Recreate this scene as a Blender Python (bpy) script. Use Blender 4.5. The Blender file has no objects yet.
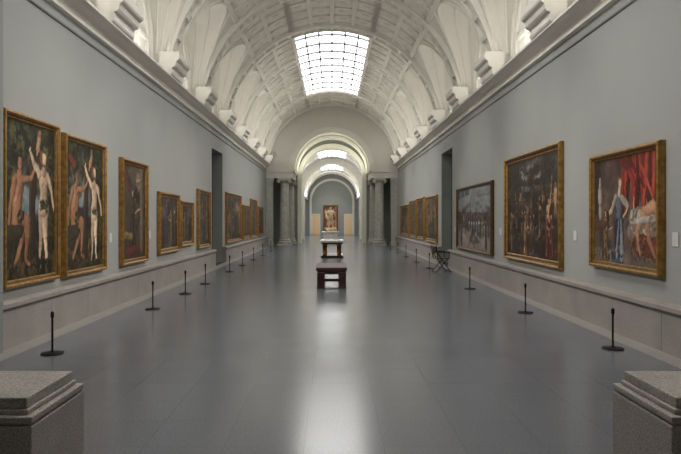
import bpy, bmesh, math, random
import numpy as np
from mathutils import Vector
random.seed(4)
sc=bpy.context.scene
COL=sc.collection
F=620.0; CH=1.7
WX=4.4; Y0=-4.6; Y1=41.6; SP=4.2; C=5.1; R=4.4
def s2l(c):
    return tuple(((v/255)/12.92 if v/255<=0.04045 else ((v/255+0.055)/1.055)**2.4) for v in c)
# ---------------- materials
def mat(name,rgb,rough=0.6,metal=0.0,var=0.0,vscale=3.0,bump=0.0,bscale=40.0,spec=0.5,speck=None,coat=0,sk=.62):
    m=bpy.data.materials.new(name); m.use_nodes=True
    nt=m.node_tree; b=nt.nodes['Principled BSDF']
    b.inputs['Roughness'].default_value=rough; b.inputs['Metallic'].default_value=metal
    b.inputs['Specular IOR Level'].default_value=spec
    b.inputs['Coat Weight'].default_value=coat
    tc=nt.nodes.new('ShaderNodeTexCoord')
    l=s2l(rgb)
    n=nt.nodes.new('ShaderNodeTexNoise'); n.inputs['Scale'].default_value=vscale; n.inputs['Detail'].default_value=5
    nt.links.new(tc.outputs['Object'],n.inputs['Vector'])
    r=nt.nodes.new('ShaderNodeValToRGB')
    k=var
    r.color_ramp.elements[0].position=.3; r.color_ramp.elements[1].position=.7
    r.color_ramp.elements[0].color=(*[v*(1-k) for v in l],1)
    r.color_ramp.elements[1].color=(*[min(1,v*(1+k)) for v in l],1)
    nt.links.new(n.outputs['Fac'],r.inputs['Fac'])
    out=r.outputs['Color']
    if speck:
        n2=nt.nodes.new('ShaderNodeTexNoise'); n2.inputs['Scale'].default_value=speck; n2.inputs['Detail'].default_value=3
        nt.links.new(tc.outputs['Object'],n2.inputs['Vector'])
        r2=nt.nodes.new('ShaderNodeValToRGB')
        r2.color_ramp.elements[0].position=.38; r2.color_ramp.elements[0].color=(sk,sk*.98,sk*.98,1)
        r2.color_ramp.elements[1].position=.6; r2.color_ramp.elements[1].color=(1.12,1.12,1.12,1)
        nt.links.new(n2.outputs['Fac'],r2.inputs['Fac'])
        mx=nt.nodes.new('ShaderNodeMix'); mx.data_type='RGBA'; mx.blend_type='MULTIPLY'; mx.inputs[0].default_value=1
        nt.links.new(out,mx.inputs[6]); nt.links.new(r2.outputs['Color'],mx.inputs[7]); out=mx.outputs[2]
    nt.links.new(out,b.inputs['Base Color'])
    if bump>0:
        n3=nt.nodes.new('ShaderNodeTexNoise'); n3.inputs['Scale'].default_value=bscale
        nt.links.new(tc.outputs['Object'],n3.inputs['Vector'])
        bp=nt.nodes.new('ShaderNodeBump'); bp.inputs['Strength'].default_value=bump; bp.inputs['Distance'].default_value=.01
        nt.links.new(n3.outputs['Fac'],bp.inputs['Height']); nt.links.new(bp.outputs['Normal'],b.inputs['Normal'])
    return m
def emat(name,rgb,st):
    m=bpy.data.materials.new(name); m.use_nodes=True; b=m.node_tree.nodes['Principled BSDF']
    b.inputs['Base Color'].default_value=(.8,.8,.8,1)
    b.inputs['Emission Color'].default_value=(*s2l(rgb),1); b.inputs['Emission Strength'].default_value=st
    return m
M_wall=mat('wall_paint_greygreen',(149,151,148),.75,var=.03,vscale=1.2)
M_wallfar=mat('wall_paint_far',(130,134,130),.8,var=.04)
M_plaster=mat('white_plaster',(226,222,213),.8,var=.02,vscale=2)
M_endpl=mat('end_plaster',(206,202,193),.8,var=.03,vscale=2)
M_coffer=mat('coffer_plaster',(220,215,205),.85,var=.03,vscale=3)
M_arch=mat('arch_plaster',(218,216,202),.8,var=.03)
M_granite=mat('granite',(147,142,137),.4,var=.1,vscale=2.5,speck=60,sk=.74,bump=.08,bscale=80)
M_plinth=mat('plinth_granite',(168,161,154),.55,var=.08,vscale=6,speck=90,sk=.62,bump=.3,bscale=120)
M_strip=mat('floor_border_stone',(142,139,134),.4,var=.06,speck=60,sk=.8)
M_col=mat('column_stone',(172,172,162),.45,var=.12,vscale=4,speck=20,sk=.75)
M_gold=mat('gilded_wood',(160,122,66),.4,.7,var=.35,vscale=12,bump=.8,bscale=35)
M_gold2=mat('aged_gilding',(92,66,36),.45,.6,var=.3,vscale=12,bump=.6,bscale=45)
M_black=mat('black_metal',(22,22,24),.4,.5)
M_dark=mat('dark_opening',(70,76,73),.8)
M_wood=mat('dark_mahogany',(56,30,24),.3,var=.3,vscale=8,coat=.2)
M_leather=mat('bench_top_wood',(70,44,36),.5,var=.2,vscale=6,spec=.3)
M_bronze=mat('gilt_bronze',(150,100,48),.35,.85,var=.3,vscale=10)
M_statue=mat('pale_statue_stone',(216,192,160),.45,.0,var=.15,vscale=10)
M_marble=mat('marble_top',(226,222,214),.25,var=.1,vscale=6)
M_inlay=mat('inlaid_stone',(120,104,92),.25,var=.5,vscale=25)
M_label=mat('label_card',(190,190,186),.6)
M_metal=mat('muntin_metal',(84,90,94),.5)
M_rail=mat('rail_metal',(90,92,90),.5)
M_warm=mat('painted_room_light',(214,186,146),.8)  # warm room light painted into the door panel colour
M_glass=emat('skylight_glass',(253,252,249),3.7)
M_glassF=emat('skylight_glass_far',(250,250,250),4.4)
# floor
def floor_mat():
    m=bpy.data.materials.new('polished_grey_granite_floor'); m.use_nodes=True; nt=m.node_tree; b=nt.nodes['Principled BSDF']
    b.inputs['Specular IOR Level'].default_value=.5
    tc=nt.nodes.new('ShaderNodeTexCoord'); mp=nt.nodes.new('ShaderNodeMapping'); mp.inputs['Location'].default_value=(.21,0.15,0)
    nt.links.new(tc.outputs['Object'],mp.inputs['Vector'])
    br=nt.nodes.new('ShaderNodeTexBrick'); br.offset=0; br.inputs['Scale'].default_value=1
    br.inputs['Brick Width'].default_value=.6; br.inputs['Row Height'].default_value=.6
    br.inputs['Mortar Size'].default_value=.0025; br.inputs['Mortar Smooth'].default_value=.3
    br.inputs['Color1'].default_value=(*s2l((103,106,112)),1); br.inputs['Color2'].default_value=(*s2l((106,109,115)),1)
    br.inputs['Mortar'].default_value=(*s2l((86,88,93)),1)
    nt.links.new(mp.outputs[0],br.inputs['Vector'])
    n=nt.nodes.new('ShaderNodeTexNoise'); n.inputs['Scale'].default_value=60; n.inputs['Detail'].default_value=4
    nt.links.new(tc.outputs['Object'],n.inputs['Vector'])
    r=nt.nodes.new('ShaderNodeValToRGB'); r.color_ramp.elements[0].position=.3; r.color_ramp.elements[1].position=.7
    r.color_ramp.elements[0].color=(.8,.8,.81,1); r.color_ramp.elements[1].color=(1.18,1.18,1.19,1)
    nt.links.new(n.outputs['Fac'],r.inputs['Fac'])
    mx=nt.nodes.new('ShaderNodeMix'); mx.data_type='RGBA'; mx.blend_type='MULTIPLY'; mx.inputs[0].default_value=1
    nt.links.new(br.outputs['Color'],mx.inputs[6]); nt.links.new(r.outputs['Color'],mx.inputs[7])
    nt.links.new(mx.outputs[2],b.inputs['Base Color'])
    n2=nt.nodes.new('ShaderNodeTexNoise'); n2.inputs['Scale'].default_value=1.2
    nt.links.new(tc.outputs['Object'],n2.inputs['Vector'])
    mr=nt.nodes.new('ShaderNodeMapRange'); mr.inputs['To Min'].default_value=.17; mr.inputs['To Max'].default_value=.24
    nt.links.new(n2.outputs['Fac'],mr.inputs['Value']); nt.links.new(mr.outputs[0],b.inputs['Roughness'])
    return m
M_floor=floor_mat()
# ---------------- mesh builder
class MB:
    def __init__(s): s.v=[]; s.f=[]; s.m=[]
    def box(s,x0,x1,y0,y1,z0,z1,mi=0):
        b=len(s.v)
        s.v+=[(x0,y0,z0),(x1,y0,z0),(x1,y1,z0),(x0,y1,z0),(x0,y0,z1),(x1,y0,z1),(x1,y1,z1),(x0,y1,z1)]
        for f in [(0,3,2,1),(4,5,6,7),(0,1,5,4),(1,2,6,5),(2,3,7,6),(3,0,4,7)]:
            s.f.append(tuple(b+i for i in f)); s.m.append(mi)
    def grid(s,P,mi=0,close=False):
        b=len(s.v); n=len(P); k=len(P[0])
        for r in P: s.v+=[tuple(p) for p in r]
        for i in range(n-1):
            for j in range(k-1 if not close else k):
                j2=(j+1)%k
                s.f.append((b+i*k+j,b+i*k+j2,b+(i+1)*k+j2,b+(i+1)*k+j)); s.m.append(mi)
    def lathe(s,prof,cx,cy,n=24,mi=0,z0=0):
        P=[[(cx+r*math.cos(2*math.pi*j/n),cy+r*math.sin(2*math.pi*j/n),z0+z) for j in range(n)] for r,z in prof]
        s.grid(P,mi,True)
        b=len(s.v)
        s.f.append(tuple(b-n+j for j in range(n))); s.m.append(mi)
    def obj(s,name,mats,parent=None,smooth=False,bevel=0):
        me=bpy.data.meshes.new(name); me.from_pydata(s.v,[],s.f); me.update()
        for m in mats: me.materials.append(m)
        for p,i in zip(me.polygons,s.m): p.material_index=i
        bm=bmesh.new(); bm.from_mesh(me); bmesh.ops.recalc_face_normals(bm,faces=bm.faces); bm.to_mesh(me); bm.free()
        if smooth:
            for p in me.polygons: p.use_smooth=True
        o=bpy.data.objects.new(name,me); COL.objects.link(o)
        if bevel>0:
            bv=o.modifiers.new('bevel','BEVEL'); bv.width=bevel; bv.segments=2; bv.limit_method='ANGLE'
        if parent: o.parent=parent
        return o
def empty(name,loc=(0,0,0)):
    o=bpy.data.objects.new(name,None); COL.objects.link(o); o.location=loc; o.empty_display_size=.2; return o
# ---------------- floor
YF=73
b=MB(); b.box(-4.9,4.9,Y0-.3,YF+.3,-.1,0); b.obj('floor',[M_floor])
b=MB()
for s in(-1,1):
    b.box(min(s*3.98,s*4.28),max(s*3.98,s*4.28),Y0,Y1,0,.006)
b.obj('trim_1',[M_strip])
# ---------------- side walls
DY0,DY1,DH=22.7,24.9,4.35
for s,nm in((-1,'left'),(1,'right')):
    def xx(a,c): return (min(s*a,s*c),max(s*a,s*c))
    b=MB()
    x0,x1=xx(WX,WX+.4)
    b.box(x0,x1,Y0,DY0,0,5.4); b.box(x0,x1,DY1,Y1,0,5.4); b.box(x0,x1,DY0,DY1,DH,5.4)
    b.obj('wall_'+nm,[M_wall])
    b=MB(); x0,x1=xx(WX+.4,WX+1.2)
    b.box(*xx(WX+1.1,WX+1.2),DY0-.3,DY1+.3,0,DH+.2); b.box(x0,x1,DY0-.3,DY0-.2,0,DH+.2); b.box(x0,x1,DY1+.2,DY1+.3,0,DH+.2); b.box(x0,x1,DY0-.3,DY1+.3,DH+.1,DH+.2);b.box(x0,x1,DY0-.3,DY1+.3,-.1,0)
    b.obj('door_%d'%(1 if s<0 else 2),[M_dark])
    b=MB()
    prof=[(WX,0),(4.25,0),(4.25,.5),(4.275,.505),(4.275,.53),(4.23,.535),(4.215,.55),(4.215,.6),(4.28,.63),(WX,.63)]
    for a,c in((Y0,DY0),(DY1,Y1-.1)):
        ys=list(np.arange(a,c,1.4))+[c]
        for i in range(len(ys)-1):
            g=.004
            b.grid([[(s*x,ys[i]+g,z) for x,z in prof],[(s*x,ys[i+1]-g,z) for x,z in prof]])
            for yy in(ys[i]+g,ys[i+1]-g):
                n=len(b.v); b.v+=[(s*x,yy,z) for x,z in prof]; b.f.append(tuple(range(n,n+len(prof)))); b.m.append(0)
    b.obj('baseboard_'+nm,[M_granite])
    b=MB()
    prof=[(WX,5.08),(4.33,5.1),(4.33,5.16),(4.36,5.18),(4.36,5.26),(4.27,5.29),(4.2,5.34),(4.12,5.37),(4.12,5.42),(WX+.4,5.42)]
    b.grid([[(s*x,Y0,z) for x,z in prof],[(s*x,Y1,z) for x,z in prof]],0)
    prof=[(4.4,4.88),(4.38,4.88),(4.38,4.91),(4.4,4.91)]
    b.grid([[(s*x,Y0,z) for x,z in prof],[(s*x,Y1,z) for x,z in prof]],1)
    b.obj('trim_%d'%(2 if s<0 else 3),[M_plaster,M_rail])
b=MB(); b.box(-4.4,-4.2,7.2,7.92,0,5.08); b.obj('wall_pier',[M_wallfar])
b=MB(); b.box(-4.8,4.8,Y0-.3,Y0,0,10); b.obj('wall_back',[M_wall])
# ---------------- vault
NB=11
bounds=[Y0+SP*k for k in range(NB+1)]
LR,LH,LS=1.75,2.1,6.0
LX=4.65
SKY=[(bounds[2]+.35,bounds[5]-.35),(bounds[7]+.4,bounds[10]-.4)]
AS=math.asin(1.62/R)
ys=[]
for k in range(NB):
    c=bounds[k]+SP/2
    ys.append(bounds[k])
    ys.append(bounds[k]+.35)
    for i in range(25): ys.append(c-LR*math.cos(math.pi*i/24))
    ys.append(bounds[k+1]-.35)
for a in SKY: ys+=list(a)
ys.append(bounds[-1]); ys=sorted(set(round(y,4) for y in ys))
def hc(y):
    k=min(NB-1,max(0,int((y-Y0)/SP))); d=abs(y-(bounds[k]+SP/2))
    return LS+LH*math.sqrt(max(0,1-(d/LR)**2))
def insky(y): return any(a-1e-3<=y<=c+1e-3 for a,c in SKY)
def arcp(th,y,r=R): return (r*math.cos(th),y,C+r*math.sin(th))
b=MB()
for i in range(len(ys)-1):
    ya,yb=ys[i],ys[i+1]; m=(ya+yb)/2
    ta=math.asin((hc(ya)-C)/R); tb=math.asin((hc(yb)-C)/R)
    n=14
    for fl in(0,1):
        rows=[]
        for y,t0 in((ya,ta),(yb,tb)):
            t1=math.pi/2-AS
            row=[arcp(t0+(t1-t0)*j/n,y) for j in range(n+1)]
            if fl: row=[(-p[0],p[1],p[2]) for p in row]
            rows.append(row)
        b.grid(rows)
    if not insky(m):
        b.grid([[arcp(math.pi/2-AS+2*AS*j/10,y) for j in range(11)] for y in(ya,yb)])
    if hc(m)>LS+1e-4:
        for s in(-1,1):
            b.grid([[(s*R*math.cos(t),y,hc(y)),(s*LX,y,hc(y))] for y,t in((ya,ta),(yb,tb))])
            b.grid([[(s*LX,y,5.4),(s*LX,y,hc(y))] for y in(ya,yb)])
b.obj('ceiling',[M_plaster])
def arcstrip(b,y0,y1,t0,t1,r0,r1,mi=0,n=None):
    n=n or max(1,int(abs(t1-t0)/math.radians(4)))
    rows=[]
    for j in range(n+1):
        t=t0+(t1-t0)*j/n
        rows.append([arcp(t,y0,r0),arcp(t,y0,r1),arcp(t,y1,r1),arcp(t,y1,r0)])
    b.grid(rows,mi,True)
    for r in(rows[0],rows[-1]):
        k=len(b.v); b.v+=r; b.f.append((k,k+1,k+2,k+3)); b.m.append(mi)
b=MB()
tb0=math.asin((LS-C)/R)
D=math.radians
for k,yb in enumerate(bounds):
    sk=insky(yb)
    segs=[(tb0,math.pi/2-AS-D(1)),(math.pi/2+AS+D(1),math.pi-tb0)] if sk else [(tb0,math.pi-tb0)]
    for t0,t1 in segs:
        a,c=yb-.35,yb+.35
        if k==0:a=yb+.01
        if k==NB:c=yb-.01
        arcstrip(b,a,c,t0,t1,R+.02,R-.07)
        arcstrip(b,a,a+.11,t0,t1,R-.07,R-.16); arcstrip(b,c-.11,c,t0,t1,R-.07,R-.16)
        t=t0
        nst=max(2,round((t1-t0)/D(8))); st=(t1-t0)/nst
        for j in range(nst+1):
            tc_=t0+st*j
            arcstrip(b,a+.11,c-.11,max(t0,tc_-D(.9)),min(t1,tc_+D(.9)),R-.07,R-.14,n=1)
        if 0<k<NB:
            for j in range(nst):
                tc_=t0+st*(j+.5)
                arcstrip(b,yb-.1,yb+.1,tc_-D(1.2),tc_+D(1.2),R-.07,R-.1,n=1)
b.obj('trim_4',[M_plaster])
b=MB()
for k in range(NB):
    a,c=bounds[k]+.35,bounds[k+1]-.35
    m=(a+c)/2; sk=insky(m)
    tA=math.asin((LS+LH-C)/R)+D(1.5)
    rng=[(tA,math.pi/2-AS),(math.pi/2+AS,math.pi-tA)]
    if not sk: rng.append((math.pi/2-AS,math.pi/2+AS))
    for t0,t1 in rng:
        nt_=max(2,round((t1-t0)/D(10)))
        for j in range(nt_+1):
            t=t0+(t1-t0)*j/nt_
            arcstrip(b,a,c,t-D(1.1),t+D(1.1),R+.01,R-.07,1,n=1)
        for i in range(5):
            y=a+(c-a)*i/4
            arcstrip(b,y-.08,y+.08,t0,t1,R+.01,R-.065,1)
        for i in range(4):
            for j in range(nt_):
                y=a+(c-a)*(i+.5)/4; t=t0+(t1-t0)*(j+.5)/nt_
                arcstrip(b,y-.13,y+.13,t-D(1.6),t+D(1.6),R+.01,R-.03,1,n=1)
b.obj('trim_5',[M_plaster,M_coffer])
def tube(b,pts,r,mi=0,n=6):
    rows=[]
    for i,p in enumerate(pts):
        p=Vector(p); q0=Vector(pts[max(0,i-1)]); q1=Vector(pts[min(len(pts)-1,i+1)])
        d=(q1-q0).normalized(); u=d.cross(Vector((0,0,1))); 
        if u.length<1e-3: u=Vector((1,0,0))
        u.normalize(); w=d.cross(u)
        rows.append([tuple(p+u*r*math.cos(2*math.pi*j/n)+w*r*math.sin(2*math.pi*j/n)) for j in range(n)])
    b.grid(rows,mi,True)
b=MB()
for k in range(NB):
    c=bounds[k]+SP/2
    for s in(-1,1):
        for sc_,rr in((1,.05),(1.1,.03)):
            pts=[]
            for i in range(33):
                a=math.pi*i/32; y=c-LR*math.cos(a)*min(sc_,1.02) ; z=LS+LH*math.sin(a)*sc_
                x=math.sqrt(R*R-(z-C)**2); pts.append((s*(x-.02),y,z))
            tube(b,pts,rr)
        for f in(.35,.7):
            pts=[]
            for i in range(33):
                a=math.pi*i/32; z=LS+LH*math.sin(a); x=math.sqrt(R*R-(z-C)**2)
                if LX-x<.12: continue
                pts.append((s*(x+(LX-x)*f),c-(LR-.02)*math.cos(a),z-.02))
            tube(b,pts,.035)
        for q in(.93,.7):
            pts=[(s*(LX-.02),c-LR*q*math.cos(math.pi*i/32),LS+LH*q*math.sin(math.pi*i/32)) for i in range(33)]
            pts=[(s*(LX-.02),c-LR*q,5.5)]+pts+[(s*(LX-.02),c+LR*q,5.5)]
            tube(b,pts,.045)
        for d in(-.42,.42):
            xs=sorted((s*LX,s*(LX-.07)))
            zt=LS+LH*.7*math.sqrt(1-(d/(LR*.7))**2)
            b.box(xs[0],xs[1],c+d-.05,c+d+.05,5.42,zt)
        xs=sorted((s*LX,s*(LX-.08))); b.box(xs[0],xs[1],c-LR,c+LR,5.42,5.55); b.box(xs[0],xs[1],c-LR*.68,c+LR*.68,6.15,6.25)
b.obj('trim_6',[M_plaster],smooth=False)
b=MB()
for k,yb in enumerate(bounds):
    for s in(-1,1):
        def bx(a,c,w,z0,z1,cut=0):
            y0=max(Y0,yb-w);y1=min(Y1,yb+w)
            x=sorted((s*a,s*c)); b.box(x[0],x[1],y0,y1,z0,z1)
        bx(4.2,4.9,.35,5.42,6.0); 
        prof=[(4.4,5.42),(4.1,5.42),(4.08,5.46),(4.08,5.6),(4.02,5.62),(3.99,5.66),(3.97,5.76),(3.91,5.8),(3.89,5.84),(3.89,5.97),(3.92,6.0),(4.4,6.0)]
        w=.6; y0=max(Y0,yb-w);y1=min(Y1,yb+w)
        b.grid([[(s*x,y0,z) for x,z in prof],[(s*x,y1,z) for x,z in prof]])
        for yy in(y0,y1):
            n=len(b.v); b.v+=[(s*x,yy,z) for x,z in prof]; b.f.append(tuple(range(n,n+len(prof)))); b.m.append(0)
b.obj('trim_7',[M_plaster])
for i,(a,c) in enumerate(SKY):
    b=MB()
    n=8
    b.grid([[arcp(math.pi/2-AS+2*AS*j/n,y,R+.18) for j in range(n+1)] for y in(a,c)],1)
    for j in range(7):
        t=math.pi/2-AS+2*AS*j/6
        arcstrip(b,a,c,t-D(.45),t+D(.45),R+.17,R+.1,0,n=1)
    nr=round((c-a)/1.3)
    for j in range(nr+1):
        y=a+(c-a)*j/nr; w=.06
        arcstrip(b,max(a,y-w),min(c,y+w),math.pi/2-AS,math.pi/2+AS,R+.17,R+.1,0)
    for y in(a,c):
        arcstrip(b,y-.05,y+.05,math.pi/2-AS-D(1),math.pi/2+AS+D(1),R+.2,R-.1,2)
    for t in(math.pi/2-AS,math.pi/2+AS):
        arcstrip(b,a,c,t-D(.9),t+D(.9),R+.2,R-.1,2,n=1)
    b.obj('window_%d'%(i+1),[M_metal,M_glass,M_plaster])
# ---------------- end wall / vestibule
def archwall(name,y0,y1,top,hw,spr,zbot,xout,mats,rise=None):
    rise=rise or hw
    xs=sorted(set([round(v,4) for v in list(np.linspace(-xout,-hw,12))+[-hw*math.cos(math.pi*i/40) for i in range(41)]+list(np.linspace(hw,xout,12))]))
    b=MB()
    def hole(x): return spr+rise*math.sqrt(max(0,1-(x/hw)**2))
    for i in range(len(xs)-1):
        xa,xb=xs[i],xs[i+1]; m=(xa+xb)/2
        inn=abs(m)<hw
        la,lb=(hole(xa),hole(xb)) if inn else (zbot,zbot)
        for y in(y0,y1):
            b.grid([[(xa,y,la),(xa,y,top(xa))],[(xb,y,lb),(xb,y,top(xb))]])
        b.grid([[(xa,y0,la),(xa,y1,la)],[(xb,y0,lb),(xb,y1,lb)]],1 if inn else 0)
    for x in(-hw,hw): 
        if spr>zbot: b.grid([[(x,y0,zbot),(x,y1,zbot)],[(x,y0,spr),(x,y1,spr)]],1)
    return b.obj(name,mats)
top1=lambda x: C+math.sqrt(max(0,R*R-x*x))+.05 if abs(x)<R else C
archwall('wall_end',Y1,Y1+.5,top1,2.5,5.05,5.0,R+.3,[M_endpl,M_arch])
b=MB()
def archband(b,y0,y1,r0,r1,spr,mi=0,n=40,a0=0,a1=math.pi):
    rows=[]
    for i in range(n+1):
        a=a0+(a1-a0)*i/n; cx,sz=math.cos(a),math.sin(a)
        rows.append([(r0*cx,y0,spr+r0*sz),(r1*cx,y0,spr+r1*sz),(r1*cx,y1,spr+r1*sz),(r0*cx,y1,spr+r0*sz)])
    b.grid(rows,mi,True)
archband(b,Y1-.08,Y1+.02,2.5,2.85,5.05); archband(b,Y1-.13,Y1-.07,2.75,2.87,5.05)
archband(b,Y1-.12,Y1-.07,2.5,2.56,5.05)
b.obj('trim_8',[M_arch])
b=MB()
archband(b,Y1+.5,45.1,2.5,2.6,5.05)
for y in(42.6,43.4,44.2): archband(b,y-.12,y+.12,2.42,2.5,5.05)
for s in(-1,1):
    x=sorted((s*2.5,s*4.8)); b.box(x[0],x[1],Y1+.5,45.1,5.0,5.15)
b.obj('ceiling_vestibule',[M_arch])
b=MB()
for s in(-1,1):
    for (a,c,z0,z1) in((2.62,4.4,4.5,4.66),(2.6,4.4,4.66,4.9),(2.52,4.4,4.9,5.0)):
        x=sorted((s*a,s*c)); e=(2.62-a)
        b.box(x[0],x[1],Y1-.15-e,Y1+.65,z0,z1)
        x=sorted((s*a,s*(a+.7))); b.box(x[0],x[1],Y1+.65,45.1,z0,z1)
b.obj('trim_9',[M_endpl])
def column(cx,cy,r,h):
    b=MB()
    b.box(cx-r*1.4,cx+r*1.4,cy-r*1.4,cy+r*1.4,0,.12)
    prof=[(r*1.3,.12),(r*1.38,.16),(r*1.38,.22),(r*1.25,.26),(r*1.12,.3),(r*1.2,.33),(r*1.2,.37),(r,.42),(r,.5),(r*1.0,h*.35),(r*.85,h-.45),(r*.95,h-.44),(r*.95,h-.4),(r*.85,h-.38),(r*.85,h-.3),(r*1.15,h-.18),(r*1.2,h-.14)]
    b.lathe(prof,cx,cy,28)
    b.box(cx-r*1.3,cx+r*1.3,cy-r*1.3,cy+r*1.3,h-.14,h)
    for sx in(-1,1):
        for sy in(-1,1):
            P=[]
            for yy in(cy+sy*r*1.28,cy+sy*r*.6):
                P.append([(cx+sx*r*1.1+.11*math.cos(a),yy,h-.2+.11*math.sin(a)) for a in np.linspace(0,2*math.pi,13)[:-1]])
            b.grid(P,0,True)
            k=len(b.v); b.f.append(tuple(range(k-24,k-12))); b.m.append(0)
    o=b.obj('column',[M_col]); 
    return o
for s in(-1,1):
    column(s*3.2,Y1+.3,.33,4.5)
    column(s*2.98,44.5,.3,4.5)
    b=MB(); x=sorted((s*3.98,s*4.395))
    b.box(x[0],x[1],Y1-.1,Y1+.5,0.3,4.25); 
    x=sorted((s*3.92,s*4.395)); b.box(x[0],x[1],Y1-.16,Y1+.52,0,.3); b.box(x[0],x[1],Y1-.15,Y1+.52,4.25,4.5)
    b.obj('pilaster',[M_col])
b=MB()
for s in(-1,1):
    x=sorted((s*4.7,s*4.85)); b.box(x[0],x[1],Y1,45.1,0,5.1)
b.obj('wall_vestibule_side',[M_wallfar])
archwall('wall_vestibule_rear',45.1,45.6,lambda x:8.2,2.2,4.75,0,4.85,[M_wallfar,M_arch])
b=MB(); archband(b,45.0,45.1,2.2,2.5,4.75)
for s in(-1,1):
    x=sorted((s*2.2,s*2.5)); b.box(x[0],x[1],45.0,45.1,0,4.75)
    x=sorted((s*2.15,s*2.55)); b.box(x[0],x[1],44.95,45.12,4.62,4.75)
b.obj('trim_10',[M_arch])
YE=72
b=MB()
for s in(-1,1):
    x=sorted((s*3.0,s*3.2)); b.box(x[0],x[1],45.6,YE,0,4.2)
b.obj('wall_far_side',[M_wall])
b=MB(); n=24
FS=[(48.5,53.5),(57,68)]
cuts=[45.6,48.5,53.5,57,68,YE]
for i in range(5):
    a,c=cuts[i],cuts[i+1]
    sk=i in(1,3)
    for j in range(n):
        t0,t1=math.pi*j/n,math.pi*(j+1)/n
        if sk and 9<=j<15: continue
        b.grid([[(3.0*math.cos(t),y,4.15+3.0*math.sin(t)) for t in(t0,t1)] for y in(a,c)])
for y in(46.5,50.9,55.2,59.5,64,68.5,71.5):
    if not any(p<y<q for p,q in FS): archband(b,y-.25,y+.25,2.85,3.0,4.15)
    else:
        archband(b,y-.25,y+.25,2.85,3.0,4.15,a0=0,a1=math.pi*9/24); archband(b,y-.25,y+.25,2.85,3.0,4.15,a0=math.pi*15/24,a1=math.pi)
for s in(-1,1):
    x=sorted((s*2.8,s*3.0)); b.box(x[0],x[1],45.6,YE,4.05,4.25)
b.obj('ceiling_far_hall',[M_plaster])
archwall('wall_far_archway',55.0,55.5,lambda x: 4.15+math.sqrt(max(0,9-x*x)) if abs(x)<3 else 4.15,2.45,4.2,0,2.99,[M_arch,M_arch])
for i,(a,c) in enumerate(FS):
    b=MB(); b.grid([[(3.08*math.cos(math.pi*j/n),y,4.15+3.08*math.sin(math.pi*j/n)) for j in range(9,16)] for y in(a,c)],1)
    for j in range(9,16):
        t=math.pi*j/n; x,z=3.03*math.cos(t),4.15+3.03*math.sin(t); b.box(x-.025,x+.025,a,c,z-.03,z+.03)
    for y in np.arange(a,c+.1,1.0):
        archband(b,y-.03,y+.03,3.0,3.06,4.15,n=8,a0=math.pi*9/n,a1=math.pi*15/n)
    b.obj('window_%d'%(i+3),[M_metal,M_glassF])
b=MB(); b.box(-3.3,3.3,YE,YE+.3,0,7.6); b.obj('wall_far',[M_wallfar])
b=MB(); archband(b,YE-.15,YE-.01,2.35,2.6,3.9)
for s in(-1,1):
    x=sorted((s*2.35,s*2.6)); b.box(x[0],x[1],YE-.15,YE-.01,0,3.9)
b.obj('trim_11',[M_endpl])
for i,s in enumerate((-1,1)):
    b=MB(); c=s*1.85
    if s>0: c=1.9
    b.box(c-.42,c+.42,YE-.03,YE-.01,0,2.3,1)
    b.box(c-.5,c-.42,YE-.12,YE-.005,0,2.4); b.box(c+.42,c+.5,YE-.12,YE-.005,0,2.4); b.box(c-.5,c+.5,YE-.12,YE-.005,2.3,2.42)
    b.obj('door_%d'%(i+3),[M_endpl,M_warm])
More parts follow.
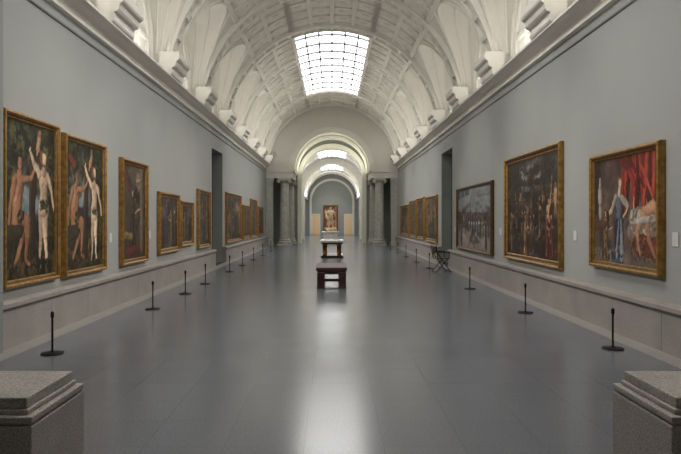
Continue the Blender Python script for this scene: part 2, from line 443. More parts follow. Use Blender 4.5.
# ---------------- paintings
rs=np.random.RandomState(7)
def vnoise(h,w,ny,nx):
    g=rs.rand(ny+2,nx+2); yy=np.linspace(0,ny,h); xx=np.linspace(0,nx,w)
    yi=yy.astype(int); xi=xx.astype(int); fy=(yy-yi)[:,None]; fx=(xx-xi)[None,:]
    fy=fy*fy*(3-2*fy); fx=fx*fx*(3-2*fx)
    a=g[yi][:,xi]; b_=g[yi][:,xi+1]; c=g[yi+1][:,xi]; d=g[yi+1][:,xi+1]
    return (a*(1-fx)+b_*fx)*(1-fy)+(c*(1-fx)+d*fx)*fy
class Cv:
    def __init__(s,asp,h=150):
        s.h=h; s.w=max(20,int(h*asp)); s.asp=asp
        s.V,s.U=np.mgrid[0:s.h,0:s.w]; s.V=s.V/(s.h-1.); s.U=s.U/(s.w-1.)
        def wn(): return (vnoise(s.h,s.w,14,int(14*asp)+2)-.5)*.02+(vnoise(s.h,s.w,45,int(45*asp)+2)-.5)*.01
        s.V=s.V+wn(); s.U=s.U+wn()/asp
        s.img=np.zeros((s.h,s.w,3))
    def fill(s,top,bot):
        t=np.clip(s.V,0,1)[...,None]; s.img=np.array(s2l(bot))*(1-t)+np.array(s2l(top))*t
    def cloud(s,col,ny,nx,lo=.5,hi=.75,box=None,op=1):
        n=.6*vnoise(s.h,s.w,ny,nx)+.4*vnoise(s.h,s.w,ny*2,nx*2)
        a=np.clip((n-lo)/(hi-lo),0,1)*op
        if box:
            x0,x1,y0,y1=box; f=.06
            m=np.clip((s.U-x0)/f,0,1)*np.clip((x1-s.U)/f,0,1)*np.clip((s.V-y0)/f,0,1)*np.clip((y1-s.V)/f,0,1); a=a*m
        s.img=s.img*(1-a[...,None])+np.array(s2l(col))*a[...,None]
    def cap(s,x0,y0,x1,y1,r0,r1,col,soft=.009,sh=.6):
        A=s.asp; px=s.U*A-x0*A; py=s.V-y0; dx=(x1-x0)*A; dy=y1-y0; L=dx*dx+dy*dy+1e-9
        t=np.clip((px*dx+py*dy)/L,0,1); ex=px-t*dx; ey=py-t*dy; d=np.hypot(ex,ey); r=r0+(r1-r0)*t
        a=np.clip((r-d)/soft+.5,0,1)
        q=np.clip((ex*.8-ey*.45)/np.maximum(r,1e-4),-1,1); dd=np.clip(d/np.maximum(r,1e-4),0,2)
        lam=np.clip(1-sh*(q*.5+.5)**1.4-.3*dd**3,.1,1.3)
        c=np.array(s2l(col))*lam[...,None]*1.15
        s.img=s.img*(1-a[...,None])+c*a[...,None]
    def dabs(s,n,cols,box,r=.02,l=.05):
        x0,x1,y0,y1=box
        for i in range(n):
            x=x0+(x1-x0)*rs.rand(); y=y0+(y1-y0)*rs.rand(); a=rs.rand()*6.3; q=l*(.4+rs.rand())
            s.cap(x,y,x+q*math.cos(a)/s.asp,y+q*math.sin(a),r*(.4+rs.rand()),r*.3,cols[rs.randint(len(cols))])
    def nude(s,x,y,h,col,hair=(90,50,25),arm=(.1,.15),flip=1,arm2=(-.08,-.18),lean=0):
        A=s.asp; k=h/A*flip
        dk=tuple(int(v*.84) for v in col)
        hx=x+lean
        s.cap(x-.06*k,y+.0*h,x-.045*k,y+.25*h,.018*h,.034*h,dk); s.cap(x-.045*k,y+.25*h,x-.03*k,y+.48*h,.034*h,.062*h,dk)
        s.cap(x+.06*k,y+.02*h,x+.035*k,y+.26*h,.02*h,.034*h,col); s.cap(x+.035*k,y+.26*h,x+.03*k,y+.48*h,.036*h,.066*h,col)
        s.cap(x-.06*k,y,x-.1*k,y-.01*h,.016*h,.012*h,dk)
        s.cap(x,y+.5*h,x+.0*k,y+.58*h,.085*h,.066*h,col); s.cap(x,y+.58*h,hx,y+.75*h,.062*h,.08*h,col)
        s.cap(hx-.03*k,y+.7*h,hx-.03*k,y+.705*h,.026*h,.026*h,col); s.cap(hx+.035*k,y+.7*h,hx+.035*k,y+.705*h,.026*h,.026*h,col)
        s.cap(hx,y+.78*h,hx,y+.86*h,.03*h,.026*h,dk)
        for sx,ar in((1,arm),(-1,arm2)):
            bx_,by_=hx+sx*.075*k,y+.775*h
            ex,ey=hx+ar[0]*k*1.7,y+(.77+ar[1])*h; wx,wy=hx+ar[0]*k*2.2,y+(.77+ar[1]*2.0)*h
            s.cap(bx_,by_,ex,ey,.034*h,.024*h,col); s.cap(ex,ey,wx,wy,.024*h,.015*h,col); s.cap(wx,wy,wx+.01*k,wy+.02*h*(1 if ar[1]>0 else -1),.018*h,.012*h,col)
        s.cap(hx-.015*k,y+.9*h,hx-.02*k,y+.94*h,.056*h,.05*h,hair); s.cap(hx+.012*k,y+.895*h,hx+.012*k,y+.93*h,.033*h,.04*h,col)
    def robe(s,x,y,h,col,skin=(196,146,110),flip=1,reach=.12,hair=(60,40,28)):
        k=h/s.asp*flip; dk=tuple(int(c*.55) for c in col); lt=tuple(min(255,int(c*1.35)) for c in col)
        s.cap(x,y+.08*h,x,y+.6*h,.16*h,.09*h,col)
        for q,cc in((-.1,dk),(-.04,lt),(.02,dk),(.07,col),(.11,dk)):
            s.cap(x+q*k*1.3,y+.04*h,x+q*k*.4,y+.55*h,.035*h,.015*h,cc)
        s.cap(x,y+.6*h,x,y+.75*h,.085*h,.09*h,col); s.cap(x-.05*k,y+.74*h,x+.03*k,y+.6*h,.03*h,.03*h,lt)
        s.cap(x+.08*k,y+.73*h,x+.17*k,y+.6*h,.045*h,.035*h,dk); s.cap(x+.17*k,y+.6*h,x+(.17+reach)*k,y+.66*h,.022*h,.014*h,skin)
        s.cap(x-.01*k,y+.9*h,x-.01*k,y+.93*h,.055*h,.05*h,hair); s.cap(x+.015*k,y+.87*h,x+.015*k,y+.9*h,.034*h,.04*h,skin)
    def grain(s,a=.3):
        n=1+a*(vnoise(s.h,s.w,60,int(60*s.asp)+3)-.5)+a*1.3*(vnoise(s.h,s.w,20,int(20*s.asp)+2)-.5)
        n2=.72+.5*vnoise(s.h,s.w,5,int(5*s.asp)+2)
        s.img=np.clip(s.img*(n*n2)[...,None],.002,1)
SK=(208,178,150); SKB=(154,110,82)
def p_adam(asp,var):
    c=Cv(asp,230)
    c.fill((50,48,38),(58,48,36)); c.cloud((116,126,130),4,4,.42,.65,(.0,.72,.35,.95)); c.cloud((88,80,56),10,8,.5,.7); c.cloud((28,28,20),9,7,.5,.65,op=.9)
    c.dabs(60,[(56,50,32),(38,38,26),(80,68,46)],(0,1,0,.35),.02,.07)
    c.cap(.52,0,.55,1,.035,.05,(56,44,32)); c.cap(.48,0,.5,.9,.012,.02,(76,60,42)); c.cap(.55,.75,.2,.95,.02,.015,(50,40,30)); c.cap(.55,.8,.95,.95,.02,.015,(46,38,28))
    c.dabs(150,[(48,54,32),(72,72,44),(32,36,26),(90,86,54),(26,28,20)],(0,1,.76,1.02),.022,.03)
    c.dabs(60,[(48,54,32),(72,72,44),(32,36,26)],(.85,1,.2,.8),.022,.03)
    c.dabs(40,[(48,54,32),(60,54,36),(32,36,26)],(0,.15,.0,.8),.022,.03)
    c.cap(.68,.93,.65,.85,.02,.028,(186,144,110)); c.cap(.65,.86,.62,.8,.014,.01,(186,144,110)); c.cap(.68,.955,.68,.96,.022,.02,(160,112,78))
    c.cap(.22,.42,.25,.6,.06,.072,SKB); c.cap(.21,.5,.24,.57,.02,.03,(166,122,92)); c.cap(.27,.66,.28,.69,.03,.03,SKB); c.cap(.26,.72,.26,.75,.036,.03,(44,32,24)); c.cap(.285,.705,.285,.735,.024,.028,SKB)
    c.cap(.22,.38,.43,.37,.056,.04,SKB); c.cap(.43,.37,.41,.12,.036,.018,SKB); c.cap(.2,.36,.33,.26,.05,.036,SKB); c.cap(.33,.26,.2,.1,.03,.018,SKB); c.cap(.41,.11,.48,.09,.018,.012,SKB)
    c.cap(.32,.63,.48,.64,.026,.02,SKB); c.cap(.48,.64,.57,.71,.018,.013,SKB); c.cap(.18,.62,.1,.46,.028,.02,SKB); c.cap(.1,.46,.08,.34,.02,.015,SKB); c.cap(.02,.28,.28,.3,.07,.05,(62,54,40))
    c.dabs(12,[(48,54,32),(66,64,40)],(.24,.36,.36,.44),.016,.03)
    c.nude(.76,.06,.8,SK,(120,80,48),arm=(.09,-.14),arm2=(-.11,.1),flip=1)
    c.cap(.73,.46,.8,.47,.018,.014,(56,62,36)); c.dabs(10,[(56,62,36),(76,80,46)],(.7,.83,.43,.5),.014,.03)
    if var: c.cap(.12,.88,.24,.82,.03,.03,(130,60,42)); c.cap(.22,.07,.32,.05,.03,.025,(112,80,54)); c.cap(.32,.06,.36,.09,.018,.014,(112,80,54))
    c.dabs(60,[(50,44,30),(74,64,42),(36,34,24),(90,72,48)],(0,1,.0,.1),.018,.04)
    return c
def p_royal(asp,var):
    c=Cv(asp,180); c.fill((78,66,54),(62,50,40)); c.cloud((128,114,94),5,4,.5,.8,(.5,1,.35,.95)); c.cloud((34,30,24),6,5,.5,.7)
    c.cap(.84,.1,.84,.95,.06,.06,(104,92,76)); c.cap(.05,1.0,.28,.75,.1,.04,(86,46,36)); c.cap(.12,.98,.2,.7,.03,.02,(108,56,42))
    c.robe(.42,.08,.7,(64,52,42),flip=1,reach=.2); c.nude(.66,.76,.2,(190,146,114)); c.cap(.6,.84,.8,.87,.016,.014,(180,168,140))
    c.cap(.2,.08,.7,.1,.05,.04,(94,46,36)); c.cap(.1,.26,.38,.24,.04,.04,(136,112,74)); c.dabs(60,[(60,48,36),(94,78,56),(40,36,30),(120,90,64)],(0,1,0,1),.014,.04)
    return c
def p_dark(asp,var):
    c=Cv(asp,100); base=[(56,50,42),(46,44,42),(70,56,42),(60,48,40)][var%4]
    c.fill(base,tuple(int(v*.8) for v in base)); c.cloud(tuple(min(255,int(v*2.0)) for v in base),4,5,.5,.8); c.cloud((26,24,22),6,6,.5,.7)
    cols=[(98,46,38),(66,68,78),(122,102,68),(86,74,64),(54,58,48),(136,120,92)]
    n=2 if asp<.9 else 4
    for i in range(n):
        x=(i+.5)/n+.05*rs.randn(); c.robe(x,.08+.08*rs.rand(),.62+.15*rs.rand(),cols[(var+i)%6],flip=rs.choice([-1,1]))
    c.dabs(70,cols[1:5]+[(34,32,28)],(0,1,0,1),.02,.05)
    return c
def p_judith(asp):
    c=Cv(asp,240); c.fill((80,62,52),(106,94,84)); c.cloud((50,42,36),6,7,.45,.7,op=.8)
    c.cap(.0,.6,.0,1,.14,.14,(66,56,48))
    c.cap(-.1,.02,.55,.02,.12,.1,(116,104,94),sh=.2)
    for i,x in enumerate(np.linspace(.5,1.02,16)):
        c.cap(x-.03*math.sin(i),1.05,x+.04*math.sin(i*1.7)-.02,.4+.14*abs(math.sin(i*1.3)),.04,.03,[(150,52,38),(112,34,28),(166,68,48),(82,26,22)][i%4],sh=.9)
    c.cap(.5,1.0,.66,.74,.05,.03,(134,46,36)); c.cap(.4,1.02,.55,.9,.05,.04,(104,34,28)); c.cap(.6,.95,.8,.7,.025,.02,(100,28,24)); c.cap(.75,.9,.92,.62,.022,.02,(170,76,54))
    c.cap(.66,.42,1.0,.47,.09,.1,(180,166,150)); c.cap(.62,.3,1.0,.32,.08,.08,(140,122,108)); c.dabs(26,[(194,184,170),(132,118,106),(104,90,82)],(.62,1,.3,.52),.02,.09)
    c.cap(.72,.2,1,.16,.09,.1,(112,60,48)); c.dabs(70,[(156,112,70),(88,48,40),(68,52,46),(136,80,54)],(.6,1,.04,.25),.014,.03)
    BD=(184,138,106)
    c.cap(.8,.47,.93,.53,.06,.062,BD); c.cap(.8,.45,.7,.3,.048,.035,BD); c.cap(.7,.3,.75,.1,.03,.018,BD)
    c.cap(.84,.43,.87,.24,.045,.033,(172,126,96)); c.cap(.87,.24,.95,.1,.03,.018,(166,118,90)); c.cap(.95,.55,.99,.38,.026,.018,BD); c.cap(.72,.4,.86,.42,.03,.03,(186,178,166))
    c.cap(.4,.1,.43,.45,.145,.085,(78,84,104)); c.cap(.34,.08,.4,.4,.05,.03,(52,56,74)); c.cap(.47,.08,.45,.4,.06,.03,(150,154,160)); c.cap(.39,.06,.42,.4,.022,.014,(132,138,148)); c.cap(.43,.06,.44,.4,.02,.012,(50,54,72)); c.cap(.43,.47,.43,.62,.065,.068,(104,106,116))
    c.cap(.36,.1,.33,.4,.02,.03,(104,70,54)); c.cap(.43,.65,.44,.7,.028,.024,SK); c.cap(.42,.78,.42,.79,.047,.042,(120,84,50)); c.cap(.445,.74,.445,.765,.032,.036,SK)
    c.cap(.48,.62,.57,.53,.036,.028,(180,168,152)); c.cap(.57,.53,.5,.44,.019,.015,SK); c.cap(.37,.62,.3,.5,.036,.028,(160,144,132)); c.cap(.3,.5,.24,.43,.021,.016,SK)
    c.cap(.24,.43,.24,.4,.036,.036,(124,92,72)); c.cap(.24,.45,.24,.43,.04,.036,(50,38,30))
    c.robe(.2,.02,.5,(124,100,68),flip=1)
    c.cap(.1,.6,.1,.7,.045,.04,(170,160,148)); c.cap(.1,.42,.1,.52,.018,.04,(156,146,134)); c.cap(.1,.74,.1,.82,.026,.018,(164,156,146)); c.cap(.04,.36,.18,.36,.045,.045,(90,64,50))
    c.dabs(40,[(90,78,68),(126,114,102),(70,58,50)],(0,.5,0,.14),.012,.05)
    return c
def p_crowd(asp):
    c=Cv(asp,210); c.fill((76,74,66),(62,48,38)); c.cloud((152,154,148),4,5,.4,.62,(.1,.7,.6,1)); c.cloud((46,38,30),7,8,.48,.68); c.cloud((96,72,50),10,10,.52,.7)
    cols=[(106,52,42),(122,92,62),(74,70,74),(92,76,60),(60,52,44),(138,108,76)]
    for row,(yy,hh,n) in enumerate(((.42,.3,9),(.22,.36,8),(.03,.42,7))):
        for i in range(n):
            x=(i+.5+.35*rs.randn())/n; cc=cols[rs.randint(6)]
            if rs.rand()<.4: c.nude(x,yy,hh,[(190,144,108),(156,108,78)][rs.randint(2)],flip=rs.choice([-1,1]),arm=(.1,.2*rs.randn()))
            else: c.robe(x,yy,hh,cc,flip=rs.choice([-1,1]),hair=(40,28,20))
            if rs.rand()<.4: c.cloud((36,30,24),8,8,.62,.77,op=.7)
    c.cap(.5,.6,.52,.95,.02,.015,(50,38,28)); c.cap(.4,.85,.64,.87,.015,.012,(56,42,30))
    c.dabs(120,cols+[(32,26,22),(42,34,28),(150,122,94)],(0,1,0,.85),.012,.035)
    c.dabs(70,[(50,50,36),(66,62,42),(36,34,28)],(0,.35,.7,1),.02,.04); c.dabs(50,[(50,50,36),(66,62,42),(36,34,28)],(.7,1,.7,1),.02,.04)
    c.cloud((32,26,22),8,8,.58,.75,op=.6)
    return c
def p_feet(asp):
    c=Cv(asp,150); c.fill((124,132,138),(122,114,108)); c.cap(.0,.95,.35,.95,.1,.05,(76,82,90))
    for x in(.08,.22,.75,.9): c.cap(x,.45,x,.95,.028,.028,(144,140,132))
    c.cap(.6,.9,1,.9,.05,.05,(128,124,116)); c.cap(0,.52,1,.48,.1,.1,(74,68,64),sh=.2); c.cap(.0,.12,1,.12,.16,.16,(132,126,120),sh=.15)
    c.cap(.3,.42,.75,.42,.025,.025,(190,182,172)); cols=[(98,50,44),(66,70,88),(110,92,64),(50,48,54),(78,46,44),(150,142,132)]
    for i in range(13): c.robe(.05+.072*i,.2+.16*rs.rand(),.36,cols[rs.randint(6)],flip=rs.choice([-1,1]))
    c.robe(.85,.03,.46,(90,44,48),flip=-1); c.robe(.12,.03,.44,(60,54,52)); c.nude(.3,.04,.36,(176,138,112)); c.cap(.5,.1,.56,.12,.04,.04,(104,88,76)); c.cloud((40,36,36),8,10,.52,.72,(0,1,.05,.8),op=.8)
    c.dabs(60,cols+[(40,36,36)],(0,1,0,.7),.016,.04)
    return c
def pm(name):
    m=bpy.data.materials.new(name); m.use_nodes=True; nt=m.node_tree; b=nt.nodes['Principled BSDF']
    a=nt.nodes.new('ShaderNodeVertexColor'); a.layer_name='paint'
    nt.links.new(a.outputs['Color'],b.inputs['Base Color']); b.inputs['Roughness'].default_value=.5
    b.inputs['Specular IOR Level'].default_value=.3
    n=nt.nodes.new('ShaderNodeTexNoise'); n.inputs['Scale'].default_value=90; bp=nt.nodes.new('ShaderNodeBump'); bp.inputs['Strength'].default_value=.15; bp.inputs['Distance'].default_value=.004
    tc=nt.nodes.new('ShaderNodeTexCoord'); nt.links.new(tc.outputs['Object'],n.inputs['Vector']); nt.links.new(n.outputs['Fac'],bp.inputs['Height']); nt.links.new(bp.outputs['Normal'],b.inputs['Normal'])
    return m
M_paint=pm('oil_paint')
def canvas_mesh(name,cv,P,parent):
    cv.grain(); h,w=cv.h,cv.w
    vs=[P(i/(w-1),j/(h-1)) for j in range(h) for i in range(w)]
    fs=[(j*w+i,j*w+i+1,(j+1)*w+i+1,(j+1)*w+i) for j in range(h-1) for i in range(w-1)]
    me=bpy.data.meshes.new(name); me.from_pydata(vs,[],fs); me.update()
    at=me.color_attributes.new('paint','FLOAT_COLOR','POINT')
    d=np.ones((h*w,4),dtype=np.float32); d[:,:3]=cv.img.reshape(-1,3); at.data.foreach_set('color',d.ravel())
    me.materials.append(M_paint); o=bpy.data.objects.new(name,me); COL.objects.link(o); o.parent=parent
    return o
def painting(kind,side,y0,y1,z0,z1,fw=.13,gm=None,dp=.1,name='framed_painting'):
    s=side; cy,cz=(y0+y1)/2,(z0+z1)/2; W=y1-y0; H=z1-z0
    e=empty(name,(s*(WX-.005),cy,cz))
    def L(u,v,d):
        return (-s*d,(u if s<0 else -u),v)
    gm=gm or M_gold
    prof=[(0,0),(0,dp*.6),(.015,dp*.95),(.04,dp),(.06,dp*.75),(.08,dp*.62),(fw*.72,dp*.5),(fw*.78,dp*.62),(fw*.88,dp*.6),(fw,dp*.35),(fw,dp*.2)]
    b=MB(); rows=[]
    for ins,d in prof:
        a=W/2-ins; c=H/2-ins
        rows.append([L(-a,-c,d),L(a,-c,d),L(a,c,d),L(-a,c,d)])
    b.grid(rows,0,True)
    for k in range(len(prof)-1):
        if 4<=k<6:
            for q in range(4): b.m[k*4+q]=1
    b.obj('frame',[gm,M_gold2],e)
    iw,ih=W-2*fw,H-2*fw; asp=iw/ih
    cv=kind(asp)
    canvas_mesh('canvas',cv,lambda u,v:L((u-.5)*(iw+.01),(v-.5)*(ih+.01),dp*.3),e)
    b=MB(); p=[L(-W/2+.02,-H/2+.02,0),L(W/2-.02,H/2-.02,dp*.22)]
    b.box(min(p[0][0],p[1][0]),max(p[0][0],p[1][0]),-W/2+.02,W/2-.02,-H/2+.02,H/2-.02); b.obj('stretcher',[M_gold2],e)
    return e
Ls=[(lambda a:p_adam(a,0),8.15,9.84,.77,3.19,.11),(lambda a:p_adam(a,1),10.03,11.88,.75,3.12,.11),(lambda a:p_royal(a,0),12.78,14.58,.74,3.0,.12),
 (lambda a:p_dark(a,0),15.55,17.6,.82,2.42,.14),(lambda a:p_dark(a,1),17.8,19.4,.92,2.26,.14),(lambda a:p_dark(a,2),20.1,22.1,.75,2.72,.13),
 (lambda a:p_dark(a,2),25.5,29.6,.72,2.86,.15),(lambda a:p_dark(a,3),30.3,32.7,.75,2.45,.15),(lambda a:p_dark(a,2),33.1,35.8,.72,2.85,.15),(lambda a:p_dark(a,0),36.4,39,.75,2.5,.15)]
for k,a,c,z0,z1,fw in Ls: painting(k,-1,a,c,z0,z1,fw)
Rs=[(p_judith,8.17,10.4,.93,2.76,.11,M_gold),(p_crowd,11.75,15.55,.75,3.2,.15,M_gold),(p_feet,16.8,21.5,.72,2.78,.1,M_gold2),
 (lambda a:p_dark(a,2),25.7,28.8,.72,2.75,.16,M_gold),(lambda a:p_dark(a,1),29.2,31.6,.75,2.8,.16,M_gold),(lambda a:p_dark(a,3),31.9,34.5,.75,2.75,.16,M_gold),(lambda a:p_dark(a,2),35,39,.75,2.6,.16,M_gold)]
for k,a,c,z0,z1,fw,g in Rs: painting(k,1,a,c,z0,z1,fw,g)
e=empty('altarpiece_painting',(-.15,YE-.02,2.0))
b=MB(); W,H=1.7,2.9
rows=[]
for ins,d in((0,0),(0,.1),(.06,.14),(.12,.06)):
    a,c=W/2-ins,H/2-ins; rows.append([(-a,-d,-c),(a,-d,-c),(a,-d,c),(-a,-d,c)])
b.grid(rows,0,True); b.obj('frame',[M_gold],e)
cv=Cv(1.46/2.66,110); cv.fill((70,52,42),(110,70,46)); cv.cloud((200,166,116),4,3,.45,.7,(0,1,.1,.9)); cv.robe(.5,.08,.75,(160,76,52)); cv.cap(.3,.2,.7,.3,.07,.07,(200,160,110))
canvas_mesh('canvas',cv,lambda u,v:((u-.5)*1.48,-.05,(v-.5)*2.68),e)
for s,y,z in((1,7.93,1.45),(1,11.2,1.42),(1,16.15,1.4),(-1,12.3,1.35),(-1,14.95,1.35),(-1,19.75,1.3),(1,22.1,1.35)):
    b=MB(); x=sorted((s*(WX-.012),s*(WX-.001))); b.box(x[0],x[1],y-.07,y+.07,z-.09,z+.09); b.obj('wall_label',[M_label],bevel=.003)
# ---------------- stanchions
def stanchion(x,y):
    b=MB()
    b.lathe([(.0,.0),(.135,.0),(.14,.008),(.135,.018),(.05,.028),(.022,.035),(.015,.05),(.013,.06),(.013,.46),(.02,.465),(.022,.475),(.022,.51),(.018,.53),(.008,.54)],0,0,20)
    for s in(-1,1): b.box(-.008,.008,s*.02-.008,s*.02+.008,.485,.5)
    o=b.obj('rope_stanchion',[M_black],smooth=False); o.location=(x,y,0); return o
LY=[(-3.55,7.87),(-3.41,11.8),(-3.37,14.25),(-3.37,16.5),(-3.35,20.3),(-3.35,23.2),(-3.35,26.5),(-3.35,30),(-3.35,34)]
RY=[(3.7,8.17),(3.54,11.35),(3.4,15.3),(3.42,21.8),(3.4,25.0),(3.4,28.5),(3.4,32),(3.4,36)]
for L_ in(LY,RY):
    for x,y in L_: stanchion(x,y)
# ---------------- bench
e=empty('museum_bench',(-.01,15.35,0))
b=MB(); b.box(-.385,.385,0,1.7,.43,.52); o=b.obj('top',[M_leather],e,bevel=.015)
b=MB(); b.box(-.35,.35,.04,1.66,.35,.43); b.obj('apron',[M_wood],e,bevel=.006)
for i,(x,y) in enumerate(((-.36,.02),(.18,.02),(-.36,1.5),(.18,1.5))):
    b=MB(); b.box(x,x+.18,y,y+.18,.0,.4); b.box(x-.01,x+.19,y-.01,y+.19,0,.05); b.obj('leg_%d'%(i+1),[M_wood],e,bevel=.008)
b=MB(); b.box(-.3,.3,.78,.9,.1,.17); b.box(-.26,-.2,.15,1.55,.1,.17); b.box(.2,.26,.15,1.55,.1,.17); b.obj('stretcher',[M_wood],e)
# ---------------- skin helper
def skinned(name,parent,pts,ed,rad,mat_,loc=(0,0,0),lv=2,root=0,rot=0):
    me=bpy.data.meshes.new(name); me.from_pydata(pts,ed,[]); me.update(); me.materials.append(mat_)
    o=bpy.data.objects.new(name,me); COL.objects.link(o); o.parent=parent; o.location=loc; o.rotation_euler=(0,0,rot)
    o.modifiers.new('skin','SKIN'); sv=me.skin_vertices[0].data
    for i,r in enumerate(rad): sv[i].radius=(r,r)
    sv[root].use_root=True
    ss=o.modifiers.new('sub','SUBSURF'); ss.levels=lv; ss.render_levels=lv
    return o
def lion(parent,x,y,s,flip):
    pts=[(0,0,.42),(.0,.2,.42),(0,-.2,.44),(0,-.32,.56),(0,-.42,.58),(.07,.22,.25),(.07,.2,.12),(.07,.24,.02),(-.07,.22,.25),(-.07,.2,.12),(-.07,.24,.02),(.07,-.22,.25),(.07,-.22,.02),(-.07,-.22,.25),(-.07,-.28,.02),(0,.3,.4),(0,.36,.25),(0,-.5,.54)]
    ed=[(0,1),(0,2),(2,3),(3,4),(1,5),(5,6),(6,7),(1,8),(8,9),(9,10),(2,11),(11,12),(2,13),(13,14),(1,15),(15,16),(4,17)]
    rad=[.1,.1,.13,.14,.11,.06,.035,.04,.06,.035,.04,.05,.04,.05,.04,.02,.025,.06]
    skinned('lion',parent,[(p[0]*s,p[1]*s*flip,p[2]*s) for p in pts],ed,[r*s for r in rad],M_bronze,(x,y,.1),1)
def ltable(x,y,w,l,h):
    e=empty('lion_table',(x,y,0))
    b=MB(); b.box(-w/2,w/2,0,l,h-.09,h); b.obj('top',[M_marble],e,bevel=.012)
    b=MB(); b.box(-w/2+.16,w/2-.16,.16,l-.16,h,h+.004); b.obj('inlay',[M_inlay],e)
    b=MB(); b.box(-w/2+.06,w/2-.06,.06,l-.06,h-.17,h-.09); b.obj('apron',[M_wood],e,bevel=.01)
    b=MB(); b.box(-w/2+.02,w/2-.02,.02,l-.02,0,.1); b.obj('base',[M_wood],e,bevel=.01)
    for sx in(-1,1):
        lion(e,sx*(w/2-.2),.5,.85,1); lion(e,sx*(w/2-.2),l-.5,.85,-1)
    b=MB()
    for sx in(-1,1):
        for yy in(.35,l-.35):
            b.lathe([(.09,.1),(.1,.14),(.06,.2),(.05,.35),(.08,.45),(.06,h-.25),(.1,h-.17)],sx*(w/2-.2),yy,16)
    b.obj('balusters',[M_bronze],e)
ltable(-.0,27.7,1.05,2.2,.78)
e=empty('statue_on_pedestal',(-.1,43.2,0))
b=MB(); b.box(-.62,.62,-.55,.55,0,.14); b.box(-.56,.56,-.5,.5,.14,.2); b.box(-.5,.5,-.44,.44,.2,.78); b.box(-.56,.56,-.5,.5,.78,.84); b.box(-.6,.6,-.53,.53,.84,.9)
b.obj('pedestal',[M_marble],e,bevel=.01)
pts=[(0,0,.95),(0,0,1.12),(0,0,1.34),(0,0,1.48),(0,-.02,1.58),(0,-.02,1.68),
 (-.1,0,.86),(-.12,-.03,.48),(-.13,.02,.08),(-.13,-.1,.03),(.1,0,.86),(.14,.02,.48),(.2,.04,.1),(.22,-.08,.04),
 (-.2,0,1.36),(-.3,-.03,1.12),(-.28,-.22,1.0),(.2,0,1.36),(.36,-.02,1.18),(.38,-.2,1.3)]
ed=[(0,1),(1,2),(2,3),(3,4),(4,5),(0,6),(6,7),(7,8),(8,9),(0,10),(10,11),(11,12),(12,13),(2,14),(14,15),(15,16),(2,17),(17,18),(18,19)]
rad=[.15,.14,.16,.06,.09,.08,.11,.07,.05,.045,.11,.07,.05,.045,.08,.06,.045,.08,.06,.045]
skinned('standing_figure',e,pts,ed,rad,M_statue,(0,0,.92))
b=MB(); tube(b,[(.38,-.22,.25),(.38,-.2,1.72)],.018,n=8); b2=b.obj('spear',[M_statue],e); b2.location=(0,0,.9)
pts=[(0,0,.14),(-.2,.02,.16),(-.34,0,.24),(-.42,-.02,.28),(.18,.05,.16),(.34,-.1,.28),(.42,-.18,.06),(.3,.15,.1),(.44,.2,.05),(-.24,-.18,.12),(-.12,-.3,.05),(-.26,.2,.1)]
ed=[(0,1),(1,2),(2,3),(0,4),(4,5),(5,6),(4,7),(7,8),(1,9),(9,10),(1,11)]
skinned('fallen_figure',e,pts,ed,[.12,.13,.07,.09,.1,.07,.04,.07,.04,.05,.035,.05],M_statue,(0,-.1,.88))
# ---------------- chair
e=empty('attendant_chair',(3.6,20.4,0)); e.rotation_euler=(0,0,math.radians(100))
b=MB(); b.box(-.22,.22,-.2,.22,.43,.46); b.obj('seat',[M_wood],e,bevel=.01)
b=MB()
for s in(-1,1):
    tube(b,[(s*.23,-.24,0),(s*.23,.1,.45),(s*.23,.2,.62)],.016); tube(b,[(s*.21,.26,0),(s*.21,-.16,.45)],.016)
    tube(b,[(s*.23,.2,.44),(s*.23,.26,.86)],.016); tube(b,[(s*.23,.24,.66),(s*.23,-.2,.65)],.018)
    tube(b,[(s*.23,-.18,.65),(s*.23,-.18,.45)],.014)
tube(b,[(-.21,.26,.02),(.21,.26,.02)],.012); tube(b,[(-.23,-.24,.02),(.23,-.24,.02)],.012)
b.obj('legs_and_arms',[M_black],e)
b=MB(); b.grid([[(x,.25+.03*math.cos(x*5),z) for x in np.linspace(-.22,.22,7)] for z in(.62,.84)]); o=b.obj('backrest',[M_wood],e); so=o.modifiers.new('s','SOLIDIFY'); so.thickness=.015
# ---------------- plinths
def plinth(side,xin,yb,yf):
    s=side; b=MB()
    def bx(i,z0,z1):
        x=sorted((s*(xin+i),s*(xin+1.35-i))); b.box(x[0],x[1],yf+i,yb-i,z0,z1)
    bx(.0,0,.60); bx(.012,.60,.615); bx(-.0,.612,.65); bx(.035,.65,.68); bx(.05,.68,.74)
    b.obj('stone_plinth',[M_plinth],bevel=.008)
plinth(-1,1.6,4.0,3.3); plinth(1,1.81,4.0,3.3)
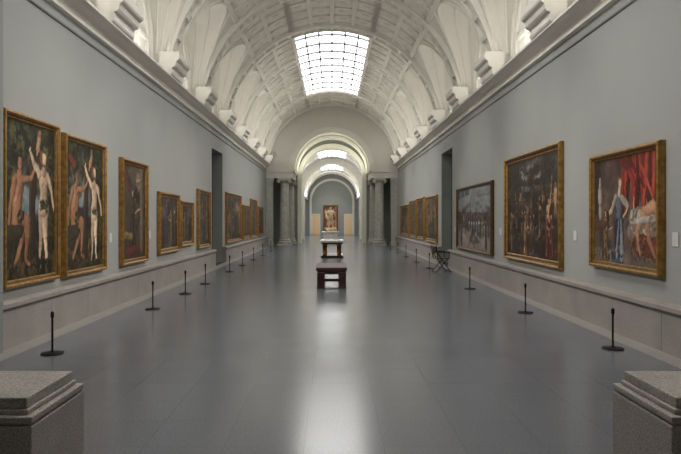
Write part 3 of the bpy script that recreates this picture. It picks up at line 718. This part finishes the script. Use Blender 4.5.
# ---------------- lights
def area(name,loc,rot,sx,sy,p,col=(1,1,1)):
    l=bpy.data.lights.new(name,'AREA'); l.shape='RECTANGLE'; l.size=sx; l.size_y=sy; l.energy=p; l.color=col
    o=bpy.data.objects.new(name,l); o.location=loc; o.rotation_euler=rot; COL.objects.link(o); return o
for k in range(NB):
    c=bounds[k]+SP/2
    for s in(-1,1):
        area('cornice_uplight',(s*4.24,c,5.46),(math.pi,math.radians(-10*s),0),.12,1.7,10,(1,.965,.91))
def spot(loc,tgt,p,ang,col=(1,.94,.87)):
    l=bpy.data.lights.new('gallery_spotlight','SPOT'); l.energy=p; l.spot_size=math.radians(ang); l.spot_blend=.9; l.shadow_soft_size=.08; l.color=col
    o=bpy.data.objects.new('gallery_spotlight',l); o.location=loc; d=Vector(tgt)-Vector(loc); o.rotation_euler=d.to_track_quat('-Z','Y').to_euler(); COL.objects.link(o)
for (s,lst) in((-1,[9,11,13.7,16.6,18.6,21.1,27.5,31.5,35.5]),(1,[9.3,13.6,19,27.3,31,35.5])):
    for y in lst: spot((-s*3.8,y,6.1),(s*4.4,y,2.1),380 if s<0 else 470,46)
for s in(-1,1):
    area('vestibule_lamp',(s*1.6,43.5,4.95),(math.pi,math.radians(0),0),.5,1.5,26,(1,.98,.88))
spot((0,42.4,7.2),(-.1,43.2,1.6),300,40)
for y in(50,60,68):
    for s in(-1,1): area('far_hall_fill',(s*2.9,y,4.3),(math.pi,0,0),.15,4,30,(1,.98,.92))  # fill lamps added to brighten the far hall
spot((0,66,6.5),(-.15,YE,2.0),300,50)
w=bpy.data.worlds.new('w'); sc.world=w; w.use_nodes=True; w.node_tree.nodes['Background'].inputs[0].default_value=(.6,.65,.7,1); w.node_tree.nodes['Background'].inputs[1].default_value=.2
# camera
cd=bpy.data.cameras.new('camera'); cam=bpy.data.objects.new('camera',cd); COL.objects.link(cam)
cam.location=(0,0,CH); cam.rotation_euler=(math.pi/2,0,0); cd.sensor_width=36; cd.lens=F/681*36
cd.shift_x=8.5/681; cd.shift_y=-7/681; cd.clip_end=200
sc.camera=cam
sc.view_settings.view_transform='Standard'
sc.view_settings.exposure=0.9
